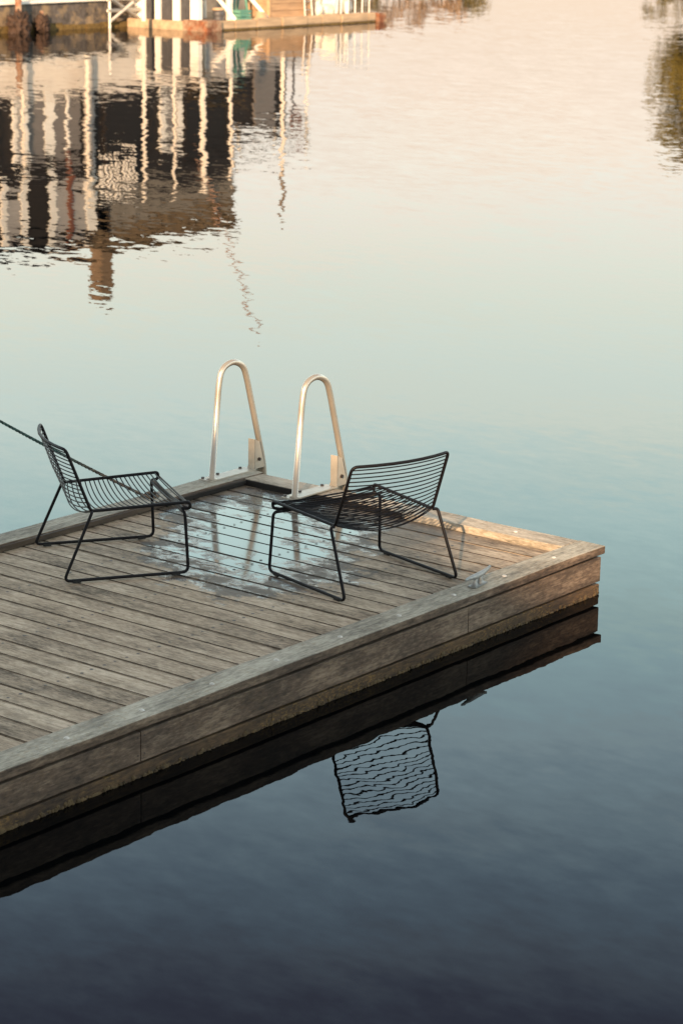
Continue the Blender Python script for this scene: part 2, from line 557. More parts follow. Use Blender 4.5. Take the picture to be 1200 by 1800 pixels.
boxobj('inner_dark_strip', (DX0, DX1-0.016, DW-0.016, DW-0.0025, 0.0035, KT-0.001), M['wet_batten'], dock, bev=0.002)
boxobj('inner_dark_strip', (DX1-0.0145, DX1-0.0025, 1.05, DW-0.018, -0.045, KT-0.003), M['void'], dock, bev=0.002)  # added near-black strip, paints the shade on the unlit end kerb face
boxobj('inner_dark_strip', (3.30, DX1-0.016, DW-0.028, DW-0.0165, 0.0035, KT-0.006), M['void'], dock, bev=0.002)  # added near-black strip, paints the corner shade on the far side kerb
# side boards (two rows) with a gap between them
ins = 0.014
seams = [DX0, -4.4, -1.9, 0.605, 2.95, XE-0.012]
for i in range(len(seams)-1):
    a, c = seams[i], seams[i+1]
    if i == 3:
        pass
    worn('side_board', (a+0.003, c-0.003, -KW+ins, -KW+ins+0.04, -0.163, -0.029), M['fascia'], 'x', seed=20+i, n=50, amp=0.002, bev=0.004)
for a, c, s in ((DX0, -3.1, 41), (-3.1, 1.46, 42), (1.46, XE-0.014, 43)):
    worn('side_board', (a+0.0015, c-0.0015, -KW+ins+0.004, -KW+ins+0.043, -0.40, -0.176), M['fascia_low'], 'x', seed=s, n=60, amp=0.003, bev=0.005)
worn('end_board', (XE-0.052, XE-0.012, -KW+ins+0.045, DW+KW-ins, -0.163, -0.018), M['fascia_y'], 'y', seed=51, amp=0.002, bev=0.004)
worn('end_board', (XE-0.055, XE-0.015, -KW+ins+0.048, DW+KW-ins, -0.40, -0.171), M['fascia_low_y'], 'y', seed=52, amp=0.003, bev=0.005)
worn('side_board', (DX0, XE-0.056, DW+KW-0.05, DW+KW-0.01, -0.40, -0.014), M['fascia'], 'x', seed=60, amp=0.002, bev=0.004, n=100)
b = B()
box(b, DX0+0.02, XE-0.06, -KW+0.055, DW+KW-0.055, -0.42, -0.065)
for jy in (0.507, 1.079, 1.652):
    box(b, DX0+0.03, DX1-0.02, jy-0.03, jy+0.03, -0.0645, -0.0335)
mesh_obj('under_frame', b, M['void'], dock)
# weed growing along the waterline of the side boards
b = B()
x = DX0
while x < XE-0.02:
    r_ = rnd.uniform(0.004, 0.013)
    q = bmesh.ops.create_icosphere(b, subdivisions=1, radius=r_)
    zz = ZW + rnd.uniform(-0.008, 0.014)
    for v in q['verts']:
        v.co = Vector((x + v.co.x*rnd.uniform(0.8, 1.8), -KW+ins+0.003+v.co.y*0.6, zz + v.co.z*rnd.uniform(0.8, 1.5)))
    x += rnd.uniform(0.006, 0.024)
M['weed'] = simple('waterline_weed', (0.075, 0.050, 0.022), 0.9, 0.6, 30)
wd = mesh_obj('waterline_weed', b, M['weed'], dock)
wd['kind'] = 'stuff'
# bolts let into the kerb
def bolt(x, y, z, r=0.016, parent=dock):
    b = B()
    seg = 14
    prof = [(r, 0), (r*0.95, 0.25*r), (r*0.6, 0.5*r), (0.0001, 0.6*r)]
    rings = [[b.verts.new((x+q*math.cos(2*PI*k/seg), y+q*math.sin(2*PI*k/seg), z+h)) for k in range(seg)] for q, h in prof]
    for i in range(len(rings)-1):
        for k in range(seg):
            b.faces.new((rings[i][k], rings[i][(k+1) % seg], rings[i+1][(k+1) % seg], rings[i+1][k]))
    return mesh_obj('bolt', b, M['bolt'], parent, smooth=True)
for i in range(-14, 9):
    x = 0.223 + 0.4455*i
    bolt(x + rnd.uniform(-0.006, 0.006), -0.092+rnd.uniform(-0.004, 0.004), KT-0.001, 0.0125)
for y in (0.35, 0.95, 1.45):
    bolt(DX1+0.08, y, KT-0.0015, 0.012)
for x, z in ((0.585, -0.05), (0.625, -0.05), (0.585, -0.13), (0.625, -0.13)):     # screws each side of the seam
        b = B()
        r = bmesh.ops.create_circle(b, cap_ends=True, segments=8, radius=0.005)
        for v in r['verts']:
            v.co = Vector((x+v.co.x, -KW+ins-0.003, z+v.co.y))
        mesh_obj('side_board_screw', b, M['screw'], dock)

# ------------------------------------------------------------ wire lounge chairs
def wire_chair(label, loc, rz, group, jitter=0):
    t = thing('wire_lounge_chair', label, 'chair', loc, rz, group)
    rf = 0.0082
    hw = 0.3535
    # seat-and-back loop
    wj, wf, wt = 0.306, 0.322, 0.300
    xj, zj = -0.168, 0.352
    xt, zt = -0.290, 0.672
    bow = 0.055
    def seat_pt(s, y):         # s 0..1 rear to front, y -1..1
        x = xj + (0.325-xj)*s
        w = wj + (wf-wj)*s
        z = zj + 0.018*s
        sag = 0.050*(1-s)**0.7 * (1-y*y) + 0.008*(1-y*y)
        back = 0.030*(1-s)**3*(1-y*y)
        return Vector((x-back, y*w, z-sag))
    def back_pt(s, y):
        x = xj + (xt-xj)*s
        w = wj + (wt-wj)*s
        z = zj + (zt-zj)*s
        a = 1-y*y
        return Vector((x - a*(0.030+(bow-0.030)*min(1, s*2)), y*w, z - a*(0.055*(1-s)**2.5)))
    pts = [(0.300, -wf, 0.332), (0.343, -wf, 0.332), (0.343, -wf, 0.371), (xj, -wj, zj)]
    lower = [Vector(p) for p in ((0.300, -wf+0.02, 0.334), (0.338, -wf, 0.334), (0.338, -wf, 0.370), (xj, -wj, zj), (xt, -wt, zt))]
    topc = [Vector((xt - bow*(1-(y*y)), y*wt, zt)) for y in (-0.93, -0.8, -0.6, -0.3, 0, 0.3, 0.6, 0.8, 0.93)]
    rt = [Vector((p.x, -p.y, p.z)) for p in reversed(lower)]
    loop = lower[:4] + [Vector((xt, -wt, zt))] + topc[1:-1] + [Vector((xt, wt, zt))] + rt[1:]
    rads = [0, 0.018, 0.018, 0.02, 0.045] + [0]*7 + [0.045, 0.02, 0.018, 0.018, 0]
    b = B()
    tube(b, fillet(loop, rads), rf, 8)
    tube(b, [(0.306, y*(wf-0.012), 0.333) for y in (-1, 0, 1)], rf*0.95, 8)
    mesh_obj('seat_and_back_frame', b, M['black'], t, smooth=True)
    # seat wires
    rw = 0.0033
    b = B()
    ns = 21
    for i in range(ns):
        s = (i+0.6)/ns
        tube(b, [seat_pt(s, y) for y in [-1+2*q/12 for q in range(13)]], rw, 6)
    tube(b, [(0.338, y*(wf-0.002), 0.352) for y in (-1, 0, 1)], rw*1.4, 6)
    mesh_obj('seat_wires', b, M['black'], t, smooth=True)
    b = B()
    nb = 15
    for i in range(nb):
        s = (i+0.1)/nb
        tube(b, [back_pt(s, y) for y in [-1+2*q/12 for q in range(13)]], rw, 6)
    mesh_obj('backrest_wires', b, M['black'], t, smooth=True)
    for sy in (-1, 1):
        b = B()
        path = [(xj+0.004, sy*(wj+0.004), zj-0.004), (xj-0.004, sy*(wj+0.030), zj-0.004), (-0.320, sy*hw, 0.013), (0.320, sy*hw, 0.013), (0.306, sy*(wf+0.018), 0.322), (0.300, sy*(wf-0.03), 0.322)]
        tube(b, fillet(path, [0, 0.022, 0.035, 0.035, 0.025, 0]), rf, 8)
        mesh_obj('sled_leg', b, M['black'], t, smooth=True)
        for xp in (-0.255, 0.255):
            boxobj('foot_pad', (xp-0.022, xp+0.022, sy*hw-0.008, sy*hw+0.008, 0.0012, 0.016), M['rubber'], t, bev=0.002)
    b = B()
    tube(b, [(0.300, -(wf-0.032), 0.322), (0.300, 0, 0.322), (0.300, wf-0.032, 0.322)], rf, 8)
    mesh_obj('cross_bar', b, M['black'], t, smooth=True)
    return t
wire_chair('black wire lounge chair facing the ladder rails, its back towards the cleat', (2.940, 0.502, 0), math.radians(75.4), 'wire lounge chairs on the dock')
wire_chair('black wire lounge chair seen from the side, in front of the green rope', (2.317, 1.666, 0), math.radians(-32.8), 'wire lounge chairs on the dock')

# ------------------------------------------------------------ swim ladder with two hoops
lad = thing('swim_ladder', 'galvanised swim ladder with two tall bent handrail hoops at the dock corner', 'ladder', (3.95, 1.99, 0))
def loc_(p):
    return (p[0]-3.95, p[1]-1.99, p[2])
for y in (2.30, 1.68):
    b = B()
    path = [(3.822, y, 0.040), (3.880, y, 0.585), (3.903, y, 0.683), (4.003, y, 0.716), (4.098, y, 0.673), (4.130, y, 0.585), (4.290, y, 0.03), (4.290, y, -0.75)]
    rr = [0, 0.05, 0.06, 0.06, 0.06, 0.05, 0.10, 0]
    tube(b, [loc_(p) for p in fillet(path, rr, seg=6)], 0.0180, 16)
    mesh_obj('handrail', b, M['galv'], lad, smooth=True)
    b = B()
    tube(b, [loc_((3.822, y, KT+0.009)), loc_((3.8235, y, KT+0.017))], 0.031, 16)
    mesh_obj('rail_collar', b, M['galv'], lad, smooth=False)
    # flat mounting plate on the kerb
    b = B()
    box(b, *sum([[a-o, c-o] for (a, c, o) in ((3.775, 4.175, 3.95), (y-0.034, y+0.060, 1.99))], []), KT+0.004, KT+0.012, bev=0.002)
    mp = mesh_obj('mounting_plate', b, M['plate'], lad)
    for px_ in (3.80, 3.93, 4.13):
        b = B()
        cyl(b, px_-3.95, y+0.05-1.99, KT+0.012, KT+0.020, 0.010, 6)
        mesh_obj('plate_bolt', b, M['screw'], mp)
    # upright angle bracket against the outer leg, with a gusset
    b = B()
    Y = y-1.99
    def prism(poly, y0, y1):
        a = [b.verts.new((px-3.95, y0, pz)) for px, pz in poly]
        c = [b.verts.new((px-3.95, y1, pz)) for px, pz in poly]
        b.faces.new(a)
        b.faces.new(c[::-1])
        for i in range(len(poly)):
            b.faces.new((a[i], a[(i+1) % len(poly)], c[(i+1) % len(poly)], c[i]))
    prism([(4.170, KT+0.012), (4.262, KT+0.012), (4.212, 0.205), (4.170, 0.225)], Y-0.030, Y-0.024)
    box(b, 4.166-3.95, 4.172-3.95, Y-0.030, Y+0.018, KT+0.012, 0.225)
    prism([(4.156, -0.10), (4.325, -0.10), (4.318, 0.085), (4.262, 0.16), (4.175, 0.05)], Y+0.0245, Y+0.031)
    bmesh.ops.recalc_face_normals(b, faces=b.faces[:])
    mesh_obj('rail_bracket', b, M['plate'], lad)
    b = B()
    tube(b, [(4.205-3.95, Y-0.040, 0.10), (4.205-3.95, Y-0.029, 0.10)], 0.011, 6)
    mesh_obj('bracket_bolt', b, M['screw'], lad)
for z in (-0.12, -0.40, -0.66):
    b = B()
    tube(b, [loc_((4.290, 1.70, z)), loc_((4.290, 2.28, z))], 0.016, 12)
    mesh_obj('rung', b, M['galv'], lad, smooth=True)

# ------------------------------------------------------------ cleat
cl = thing('horn_cleat', 'small grey metal horn cleat on the near kerb beside the chair', 'cleat', (3.115, -0.083, KT-0.001), math.radians(7))
b = B()
tube(b, [(-0.128, 0, 0.056), (-0.10, 0, 0.058), (-0.06, 0, 0.056), (-0.03, 0, 0.052), (0.03, 0, 0.052), (0.06, 0, 0.056), (0.10, 0, 0.062), (0.128, 0, 0.070)],
     [0.006, 0.009, 0.012, 0.015, 0.015, 0.012, 0.009, 0.006], 12)
mesh_obj('horn', b, M['cleat'], cl, smooth=True)
b = B()
for sx in (-1, 1):
    tube(b, [(sx*0.034, 0, 0.004), (sx*0.026, 0, 0.025), (sx*0.020, 0, 0.052)], [0.020, 0.012, 0.013], 12)
box(b, -0.062, 0.062, -0.024, 0.024, 0.001, 0.009, bev=0.003)
mesh_obj('cleat_base', b, M['cleat'], cl)

# ------------------------------------------------------------ mooring rope
k = NT('rope_fibre')
p = k.sep(k.pos)
wv = k.n('ShaderNodeTexWave')
wv.inputs['Scale'].default_value = 14
wv.inputs['Distortion'].default_value = 2
k.L(k.pos, wv.inputs['Vector'])
g = k.mix(wv.outputs['Fac'], (0.012, 0.032, 0.026), (0.03, 0.085, 0.068))
old = k.math('MULTIPLY_ADD', p[1], -1.9, 6.05, clamp=True)
k.put(k.b.inputs['Base Color'], k.mix(old, g, k.mix(wv.outputs['Fac'], (0.05, 0.035, 0.022), (0.17, 0.12, 0.08))))
k.put(k.b.inputs['Roughness'], 0.85)
M['rope'] = k.m
b = B()
A_, Z_ = Vector((3.28, 2.345, 0.048)), Vector((4.036, 5.815, 0.47))
N_ = 220
def rope_pt(t):
    q = A_.lerp(Z_, t)
    q.z -= 0.10*4*t*(1-t)*0.35
    return q
for s in range(3):
    pts = []
    for i in range(N_*2+1):
        t = i/(N_*2)
        q = rope_pt(t)
        a = 2*PI*(i/14.0 + s/3)
        pts.append(q + Vector((math.cos(a)*0.0045, 0, math.sin(a)*0.0045)))
    tube(b, pts, 0.0052, 6)
# a turn over the kerb edge where it is made fast
tube(b, fillet([(3.28, 2.345, 0.048), (3.26, 2.28, 0.046), (3.31, 2.25, 0.046), (3.36, 2.30, 0.047), (3.33, 2.36, 0.046), (3.33, 2.385, -0.05), (3.33, 2.38, -0.16)], 0.02), 0.010, 8)
tag(mesh_obj('mooring_rope', b, M['rope'], smooth=True), 'thin dark green mooring rope running from the dock kerb out over the water', 'rope')

# ================================================================ across the water
M['white'] = simple('white_paint', (0.82, 0.79, 0.72), 0.5, 0.06, 3, col2=(0.62, 0.55, 0.45), thr=(0.55, 0.75))
M['pale'] = simple('pale_cream_paint', (0.72, 0.66, 0.58), 0.6, 0.08, 1.5, col2=(0.56, 0.49, 0.41), thr=(0.5, 0.75))
M['grey_panel'] = simple('grey_panel', (0.17, 0.155, 0.145), 0.6, 0.12, 2)
M['light_panel'] = simple('light_grey_panel', (0.36, 0.34, 0.32), 0.6, 0.1, 2)
M['dark_clad'] = simple('dark_timber_cladding', (0.013, 0.009, 0.007), 0.75, 0.45, 5, stretch=(0.4, 0.4, 6), bump=0.2)
M['brown_clad'] = simple('brown_timber_cladding', (0.20, 0.14, 0.085), 0.75, 0.4, 5, stretch=(0.4, 0.4, 6), bump=0.2)
M['grey_wall'] = simple('weathered_grey_wall', (0.21, 0.185, 0.15), 0.8, 0.25, 3)
M['glass'] = simple('dark_window_glass', (0.006, 0.005, 0.005), 0.8, 0.2, 1)
M['red'] = simple('red_brown_paint', (0.17, 0.06, 0.03), 0.6, 0.25, 6)
M['roof'] = simple('brown_roof', (0.17, 0.115, 0.06), 0.85, 0.35, 4)
M['brick'] = simple('brown_brick', (0.22, 0.15, 0.09), 0.85, 0.35, 9)
M['rust'] = simple('rusty_steel', (0.20, 0.075, 0.035), 0.85, 0.5, 9, bump=0.3, col2=(0.34, 0.25, 0.17))
M['conc'] = simple('stained_pontoon_concrete', (0.085, 0.075, 0.068), 0.85, 0.6, 6, bump=0.5, col2=(0.24, 0.18, 0.11), thr=(0.5, 0.62))
M['algae'] = simple('brown_algae', (0.13, 0.085, 0.025), 0.9, 0.5, 9, bump=0.6)
M['rafttop'] = simple('bleached_raft_timber', (0.42, 0.31, 0.20), 0.8, 0.3, 3, bump=0.3, stretch=(0.4, 3, 3))
M['crate_wood'] = simple('planter_timber', (0.40, 0.26, 0.15), 0.8, 0.3, 3, stretch=(0.5, 3, 3))
M['green'] = simple('green_painted_steel', (0.10, 0.26, 0.20), 0.5, 0.2, 6)
M['sack'] = simple('off_white_canvas', (0.70, 0.62, 0.52), 0.85, 0.15, 5, bump=0.3)
M['tan'] = simple('tan_lid', (0.45, 0.32, 0.20), 0.7, 0.2, 6)
M['metal_dark'] = simple('dark_drum_steel', (0.07, 0.07, 0.075), 0.5, 0.3, 8)
M['mast'] = simple('cream_mast_paint', (0.80, 0.72, 0.60), 0.45, 0.08, 3)
M['pink'] = simple('pink_wood', (0.50, 0.30, 0.20), 0.7, 0.2, 5)
M['seaweed'] = simple('brown_seaweed', (0.045, 0.024, 0.014), 0.8, 0.5, 12, bump=0.5)
def h(v):
    return ZW + v
def bx(name, x0, x1, y0, y1, h0, h1, mat, parent, bev=0.0, ox=(0, 0)):
    return boxobj(name, (x0-ox[0], x1-ox[0], y0-ox[1], y1-ox[1], h(h0), h(h1)), M[mat], parent, bev)

# long dark pontoon wall
pon = thing('harbour_pontoon', 'long low dark concrete pontoon with a brown tide band at the far left', 'pontoon')
bx('wall', 22, 37.10, 34.4, 35.55, -0.6, 0.63, 'conc', pon)
b = B()
rr_ = random.Random(5)
x = 22.0
while x < 37.05:
    w = min(rr_.uniform(0.25, 0.6), 37.08-x)
    box(b, x, x+w-0.002, 34.4-rr_.uniform(0.03, 0.08), 34.398, h(-0.3), h(rr_.uniform(0.10, 0.17)), bev=0.02)
    x += w
mesh_obj('tide_band', b, M['algae'], pon)
b = B()
x = 22.0
while x < 37.0:
    box(b, x, x+1.49, 34.33, 35.6, h(0.632), h(0.70), bev=0.01)
    x += 1.5
mesh_obj('coping', b, M['white'], pon)
def post(name, x, y, h0, h1, r, mat, label, cat, group=None, lean=(0, 0), seg=10, r2=None):
    b = B()
    tube(b, [(0, 0, 0), (lean[0], lean[1], h1-h0)], [r, r2 or r], seg)
    o = mesh_obj(name, b, M[mat])
    o.location = (x, y, h(h0))
    return tag(o, label, cat, group)
def seaweed_pile(x, y, hh, s, label):
    t = thing('mooring_pile', label, 'pile', (x, y, ZW))
    b = B()
    tube(b, [(0, 0, -0.5), (0, 0, hh)], 0.06*s, 10)
    mesh_obj('pile_shaft', b, M['rust'], t)
    b = B()
    bmesh.ops.create_icosphere(b, subdivisions=4, radius=1)
    for v in b.verts:
        n = mnoise.noise(v.co*3+Vector((x, 0, 0)))*0.55 + mnoise.noise(v.co*8)*0.5
        v.co = Vector((v.co.x*0.20*s*(1+n), v.co.y*0.16*s*(1+n), 0.16+v.co.z*0.26*s*(1+n)))
    mesh_obj('seaweed_clump', b, M['seaweed'], t, smooth=True)
seaweed_pile(33.15, 34.12, 1.25, 1.25, 'tall rusty pile with a fat clump of brown seaweed against the pontoon')
seaweed_pile(33.95, 34.18, 0.48, 0.85, 'short dark pile with a small seaweed clump against the pontoon')
# white cross-braced gangway end by the hut
gw = thing('timber_trestle', 'weathered white cross braced timber trestle between pontoon and white hut', 'trestle')
b = B()
def bar(b, p, q, r=0.035, seg=4):
    tube(b, [p, q], r, seg)
bar(b, (36.25, 34.25, h(0.72)), (37.05, 34.05, h(0.22)), 0.05)
bar(b, (36.2, 34.25, h(0.40)), (37.12, 34.05, h(0.42)), 0.045)
bar(b, (36.2, 34.25, h(0.66)), (37.12, 34.05, h(0.68)), 0.045)
bar(b, (36.3, 34.25, h(0.15)), (36.9, 34.05, h(0.60)), 0.04)
bar(b, (36.28, 34.25, h(-0.3)), (36.28, 34.25, h(1.05)), 0.04)
mesh_obj('brace', b, M['white'], gw)

# raft with rusty front beam
raft = thing('work_raft', 'low work raft with a bleached timber edge and rusty corners', 'raft')
bx('deck', 37.12, 43.60, 31.95, 34.9, -0.4, 0.20, 'rafttop', raft)
b = B()
x = 37.5
while x < 43.45:
    w = rr_.uniform(0.5, 1.1)
    w = min(w, 43.5-x)
    box(b, x, x+w-0.004, 31.78+rr_.uniform(-0.02, 0.02), 31.948, h(0.03), h(0.235+rr_.uniform(-0.015, 0.02)), bev=0.02)
    x += w
mesh_obj('edge_beam', b, M['rafttop'], raft)
b = B()
box(b, 37.12, 43.55, 31.80, 31.945, h(-0.3), h(0.028), bev=0.01)
mesh_obj('tide_band', b, M['algae'], raft)
for (x0, x1, y0, y1, a, c) in ((36.92, 37.48, 31.72, 32.5, -0.2, 0.25), (43.52, 43.86, 31.70, 32.3, -0.2, 0.22)):
    bx('rusty_corner', x0, x1, y0, y1, a, c, 'rust', raft, bev=0.02)
bx('end_beam', 36.98, 37.115, 32.505, 34.35, -0.2, 0.20, 'rafttop', raft, bev=0.02)

# small white-framed hut on the raft
hut = thing('raft_hut', 'small open hut with four white posts and dark slatted sides on the raft', 'hut')
for (y0, y1) in ((33.92, 34.24), (33.42, 33.60), (32.80, 33.02), (32.20, 32.46)):
    bx('white_post', 37.16, 37.30, y0, y1, 0.202, 1.12, 'white', hut)
bx('sill', 37.15, 37.31, 32.20, 34.24, 0.2005, 0.26, 'white', hut) if False else None
b = B()
for (y0, y1) in ((33.60, 33.92), (33.02, 33.42), (32.46, 32.80)):
    y = y0+0.004
    while y < y1-0.03:
        yy = min(y+0.075, y1-0.004)
        box(b, 37.20, 37.25, y, yy, h(0.202), h(1.05))
        y += 0.085
mesh_obj('dark_slats', b, M['metal_dark'], hut)
bx('white_post', 38.30, 38.40, 32.20, 32.32, 0.202, 1.12, 'white', hut)
bx('back_panel', 37.31, 38.38, 34.10, 34.16, 0.202, 1.12, 'dark_clad', hut)
bx('hut_roof', 37.08, 38.50, 32.12, 34.32, 1.122, 1.19, 'pale', hut, bev=0.01)

# clutter on the raft
t = thing('drum', 'dark drum with a tan lid standing beside the white hut', 'drum', (38.05, 32.35, h(0.205)))
b = B()
tube(b, [(0, 0, 0), (0, 0, 0.10), (0, 0, 0.12), (0, 0, 0.24)], [0.135, 0.135, 0.145, 0.13], 16)
mesh_obj('drum_body', b, M['metal_dark'], t)
b = B()
tube(b, [(0, 0, 0.243), (0, 0, 0.285), (0, 0, 0.30)], [0.15, 0.145, 0.06], 16)
mesh_obj('lid', b, M['tan'], t)
t = thing('trestle', 'green painted steel trestle between the two white poles', 'trestle', (39.0, 32.5, h(0.205)))
b = B()
for (p, q) in (((-0.25, 0, 0), (-0.12, 0, 0.95)), ((0.32, 0, 0), (0.12, 0, 0.95)), ((-0.22, 0, 0.16), (0.28, 0, 0.16)), ((-0.25, 0.4, 0), (-0.12, 0.05, 0.95)), ((0.32, 0.4, 0), (0.12, 0.05, 0.95)), ((-0.14, 0, 0.9), (0.14, 0, 0.9))):
    tube(b, [p, q], 0.032, 6)
mesh_obj('frame', b, M['green'], t)
post('leaning_pole', 38.42, 32.15, 0.22, 0.95, 0.05, 'white', 'white pole leaning over beside the dark drum', 'pole', 'leaning white poles', lean=(-0.55, 0.3))
post('leaning_pole', 39.62, 32.15, 0.22, 0.95, 0.05, 'white', 'white pole leaning against the timber planter box', 'pole', 'leaning white poles', lean=(-0.62, 0.3))
t = thing('planter_box', 'large brown timber planter box on the raft', 'box', (0, 0, 0))
b = B()
for i in range(3):
    box(b, 39.72, 41.42, 32.12, 32.17, h(0.205+i*0.17), h(0.205+i*0.17+0.163), bev=0.006)
    box(b, 39.72, 39.77, 32.172, 32.95, h(0.205+i*0.17), h(0.205+i*0.17+0.163), bev=0.006)
mesh_obj('side_planks', b, M['crate_wood'], t)
bx('corner_post', 39.66, 39.718, 32.10, 32.2, 0.204, 0.74, 'crate_wood', t)
bx('soil', 39.78, 41.40, 32.18, 32.95, 0.205, 0.60, 'void', t)
def lump(name, x, y, hz, sx, sy, sz, mat, label, cat, seed, group=None):
    b = B()
    bmesh.ops.create_icosphere(b, subdivisions=3, radius=1)
    for v in b.verts:
        n = mnoise.noise(v.co*1.6+Vector((seed, 0, 0)))*0.35+mnoise.noise(v.co*5+Vector((seed, 3, 0)))*0.12
        c = v.co*(1+n)
        v.co = Vector((c.x*sx, c.y*sy, max(c.z, -0.6)*sz + 0.6*sz))
    o = mesh_obj(name, b, M[mat], smooth=True)
    o.location = (x, y, h(hz))
    return tag(o, label, cat, group)
lump('canvas_sack', 41.66, 32.25, 0.20, 0.20, 0.16, 0.22, 'sack', 'off white canvas sack next to the planter box', 'sack', 1, 'canvas sacks on the raft')
lump('canvas_sack', 42.08, 32.30, 0.20, 0.24, 0.18, 0.17, 'sack', 'flatter off white canvas sack under the bundled poles', 'sack', 5, 'canvas sacks on the raft')
lump('tarpaulin', 42.95, 32.75, 0.20, 0.55, 0.38, 0.40, 'sack', 'big crumpled off white tarpaulin near the raft end', 'tarpaulin', 9)
post('leaning_pole', 42.25, 32.1, 0.22, 1.0, 0.038, 'white', 'thin white pole leaning over the canvas sacks', 'pole', 'leaning white poles', lean=(0.42, 0.25))
post('leaning_pole', 42.62, 32.05, 0.22, 1.0, 0.034, 'white', 'upright thin white pole between sacks and tarpaulin', 'pole', 'leaning white poles', lean=(0.03, 0.1))

t = thing('railing', 'low white tubular railing around the right end of the raft', 'railing', (42.3, 31.98, h(0.205)))
for i in range(5):
    b = B()
    tube(b, [(i*0.29, 0, 0), (i*0.29, 0, 0.80)], 0.016, 6)
    mesh_obj('stanchion', b, M['white'], t)
for z in (0.42, 0.79):
    b = B()
    tube(b, [(0, 0, z), (1.18, 0, z)], 0.014, 6)
    mesh_obj('rail', b, M['white'], t)
t = thing('fish_crate', 'small green slatted crate beside the drum on the raft', 'crate', (38.62, 32.1, h(0.205)))
b = B()
for z in (0.0, 0.085, 0.17):
    box(b, -0.2, 0.2, -0.13, -0.115, z, z+0.065)
    box(b, -0.2, 0.2, 0.115, 0.13, z, z+0.065)
    box(b, -0.2, -0.185, -0.114, 0.114, z, z+0.065)
    box(b, 0.185, 0.2, -0.114, 0.114, z, z+0.065)
mesh_obj('slats', b, M['green'], t)
b = B()
box(b, -0.184, 0.184, -0.114, 0.114, 0.001, 0.02)
mesh_obj('crate_bottom', b, M['green'], t)
b = B()
pts = []
for i in range(120):
    a = i*2*PI/18
    pts.append((math.cos(a)*(0.17-0.0006*i), math.sin(a)*(0.17-0.0006*i), 0.02+0.0012*i))
tube(b, pts, 0.018, 6)
o = mesh_obj('rope_coil', b, M['tan'], smooth=True)
o.location = (39.30, 32.08, h(0.205))
tag(o, 'tan coil of rope lying between the trestle and planter box', 'rope')
lump('fishing_net', 41.55, 32.55, 0.20, 0.42, 0.22, 0.30, 'pink', 'heaped reddish fishing net behind the canvas sacks', 'net', 14)
t = thing('small_ladder', 'short weathered wooden ladder leaning on the planter box', 'ladder', (41.05, 32.02, h(0.21)))
for x_ in (-0.14, 0.14):
    b = B()
    tube(b, [(x_, -0.02, 0), (x_*0.85, 0.08, 0.95)], 0.022, 6)
    mesh_obj('side_rail', b, M['sack'], t)
for i in range(4):
    b = B()
    z = 0.16+i*0.2
    tube(b, [(-0.13, z*0.105-0.02, z), (0.13, z*0.105-0.02, z)], 0.015, 6)
    mesh_obj('rung', b, M['sack'], t)

# masts standing in front of the boathouse
def mast(x, y, hh, r, label, base=0.2, lean=(0, 0)):
    hh = hh+0.2-base
    t = thing('mast', label, 'mast', (x, y, h(base)), 0, 'masts in front of the boathouse')
    b = B()
    tube(b, [(0, 0, 0), (lean[0], lean[1], hh-0.2)], [r, r*0.8], 10)
    mesh_obj('mast_pole', b, M['mast'], t, smooth=True)
    b = B()
    tube(b, [(lean[0], lean[1], hh-0.2), (lean[0], lean[1], hh-0.13)], [r*1.3, r*0.9], 10)
    mesh_obj('mast_cap', b, M['mast'], t)
    return t
mast(34.78, 35.72, 3.35, 0.05, 'leftmost cream mast, behind the dark pontoon', base=0.55)
mast(37.0, 35.72, 4.3, 0.055, 'cream mast behind the pontoon, by the narrow pale panel', base=0.55)
mast(36.45, 33.3, 3.85, 0.055, 'cream mast rising at the left side of the white hut')
mast(37.85, 33.6, 3.98, 0.045, 'cream mast rising behind the white hut roof')
mast(38.45, 33.2, 3.92, 0.085, 'thickest cream mast, just right of the white hut')
mast(39.6, 33.3, 3.86, 0.05, 'cream mast beside the planter box')
t = mast(41.5, 33.2, 3.7, 0.06, 'cream mast with a dark brown topmast, behind the sacks')
b = B()
tube(b, [(0, 0, 3.52), (0.02, 0, 4.75)], [0.05, 0.035], 8)
mesh_obj('topmast', b, M['brown_clad'], t)
post('thin_post', 42.05, 33.3, 0.2, 2.5, 0.03, 'metal_dark', 'thin dark post right of the brown topped mast', 'post')
post('leaning_spar', 41.2, 35.9, 3.56, 8.7, 0.03, 'pink', 'long thin pinkish spar leaning to the right above the boathouse roof', 'spar', lean=(2.65, 0.0), r2=0.024)

# the boathouse behind the pontoon
bh = thing('boathouse', 'two storey dark timber boathouse with pale base, white framed windows and brown roof', 'building')
bx('quay_base', 20, 44.5, 35.62, 46, -1.0, 0.55, 'grey_wall', bh)
bx('pale_base', 22, 39.9, 36.04, 44, 0.552, 1.72, 'pale', bh)
b = B()
for i in range(7):
    box(b, 22, 39.9, 36.0+0.006*(i % 2), 36.038, h(0.552+i*0.167), h(0.552+i*0.167+0.158), bev=0.006)
mesh_obj('weatherboards', b, M['pale'], bh)
b = B()
xx = 22.1
while xx < 37.1:
    box(b, xx, xx+0.045, 36.02, 36.059, h(3.71), h(5.34))
    xx += 0.30
mesh_obj('cladding_battens', b, M['dark_clad'], bh)
bx('pale_base', 39.902, 40.95, 36.03, 44, 0.552, 1.72, 'pale', bh)
bx('dark_doorway', 40.952, 41.75, 36.02, 44, 0.552, 1.72, 'void', bh)
bx('pale_base', 41.752, 42.85, 36.03, 44, 0.552, 1.72, 'light_panel', bh)
bx('awning', 41.0, 42.9, 35.6, 36.01, 2.05, 2.12, 'algae', bh)
bx('lower_wall', 22, 42.85, 36.06, 44, 1.722, 3.55, 'dark_clad', bh)
bx('floor_band', 21.9, 42.95, 35.96, 44, 3.552, 3.70, 'dark_clad', bh)
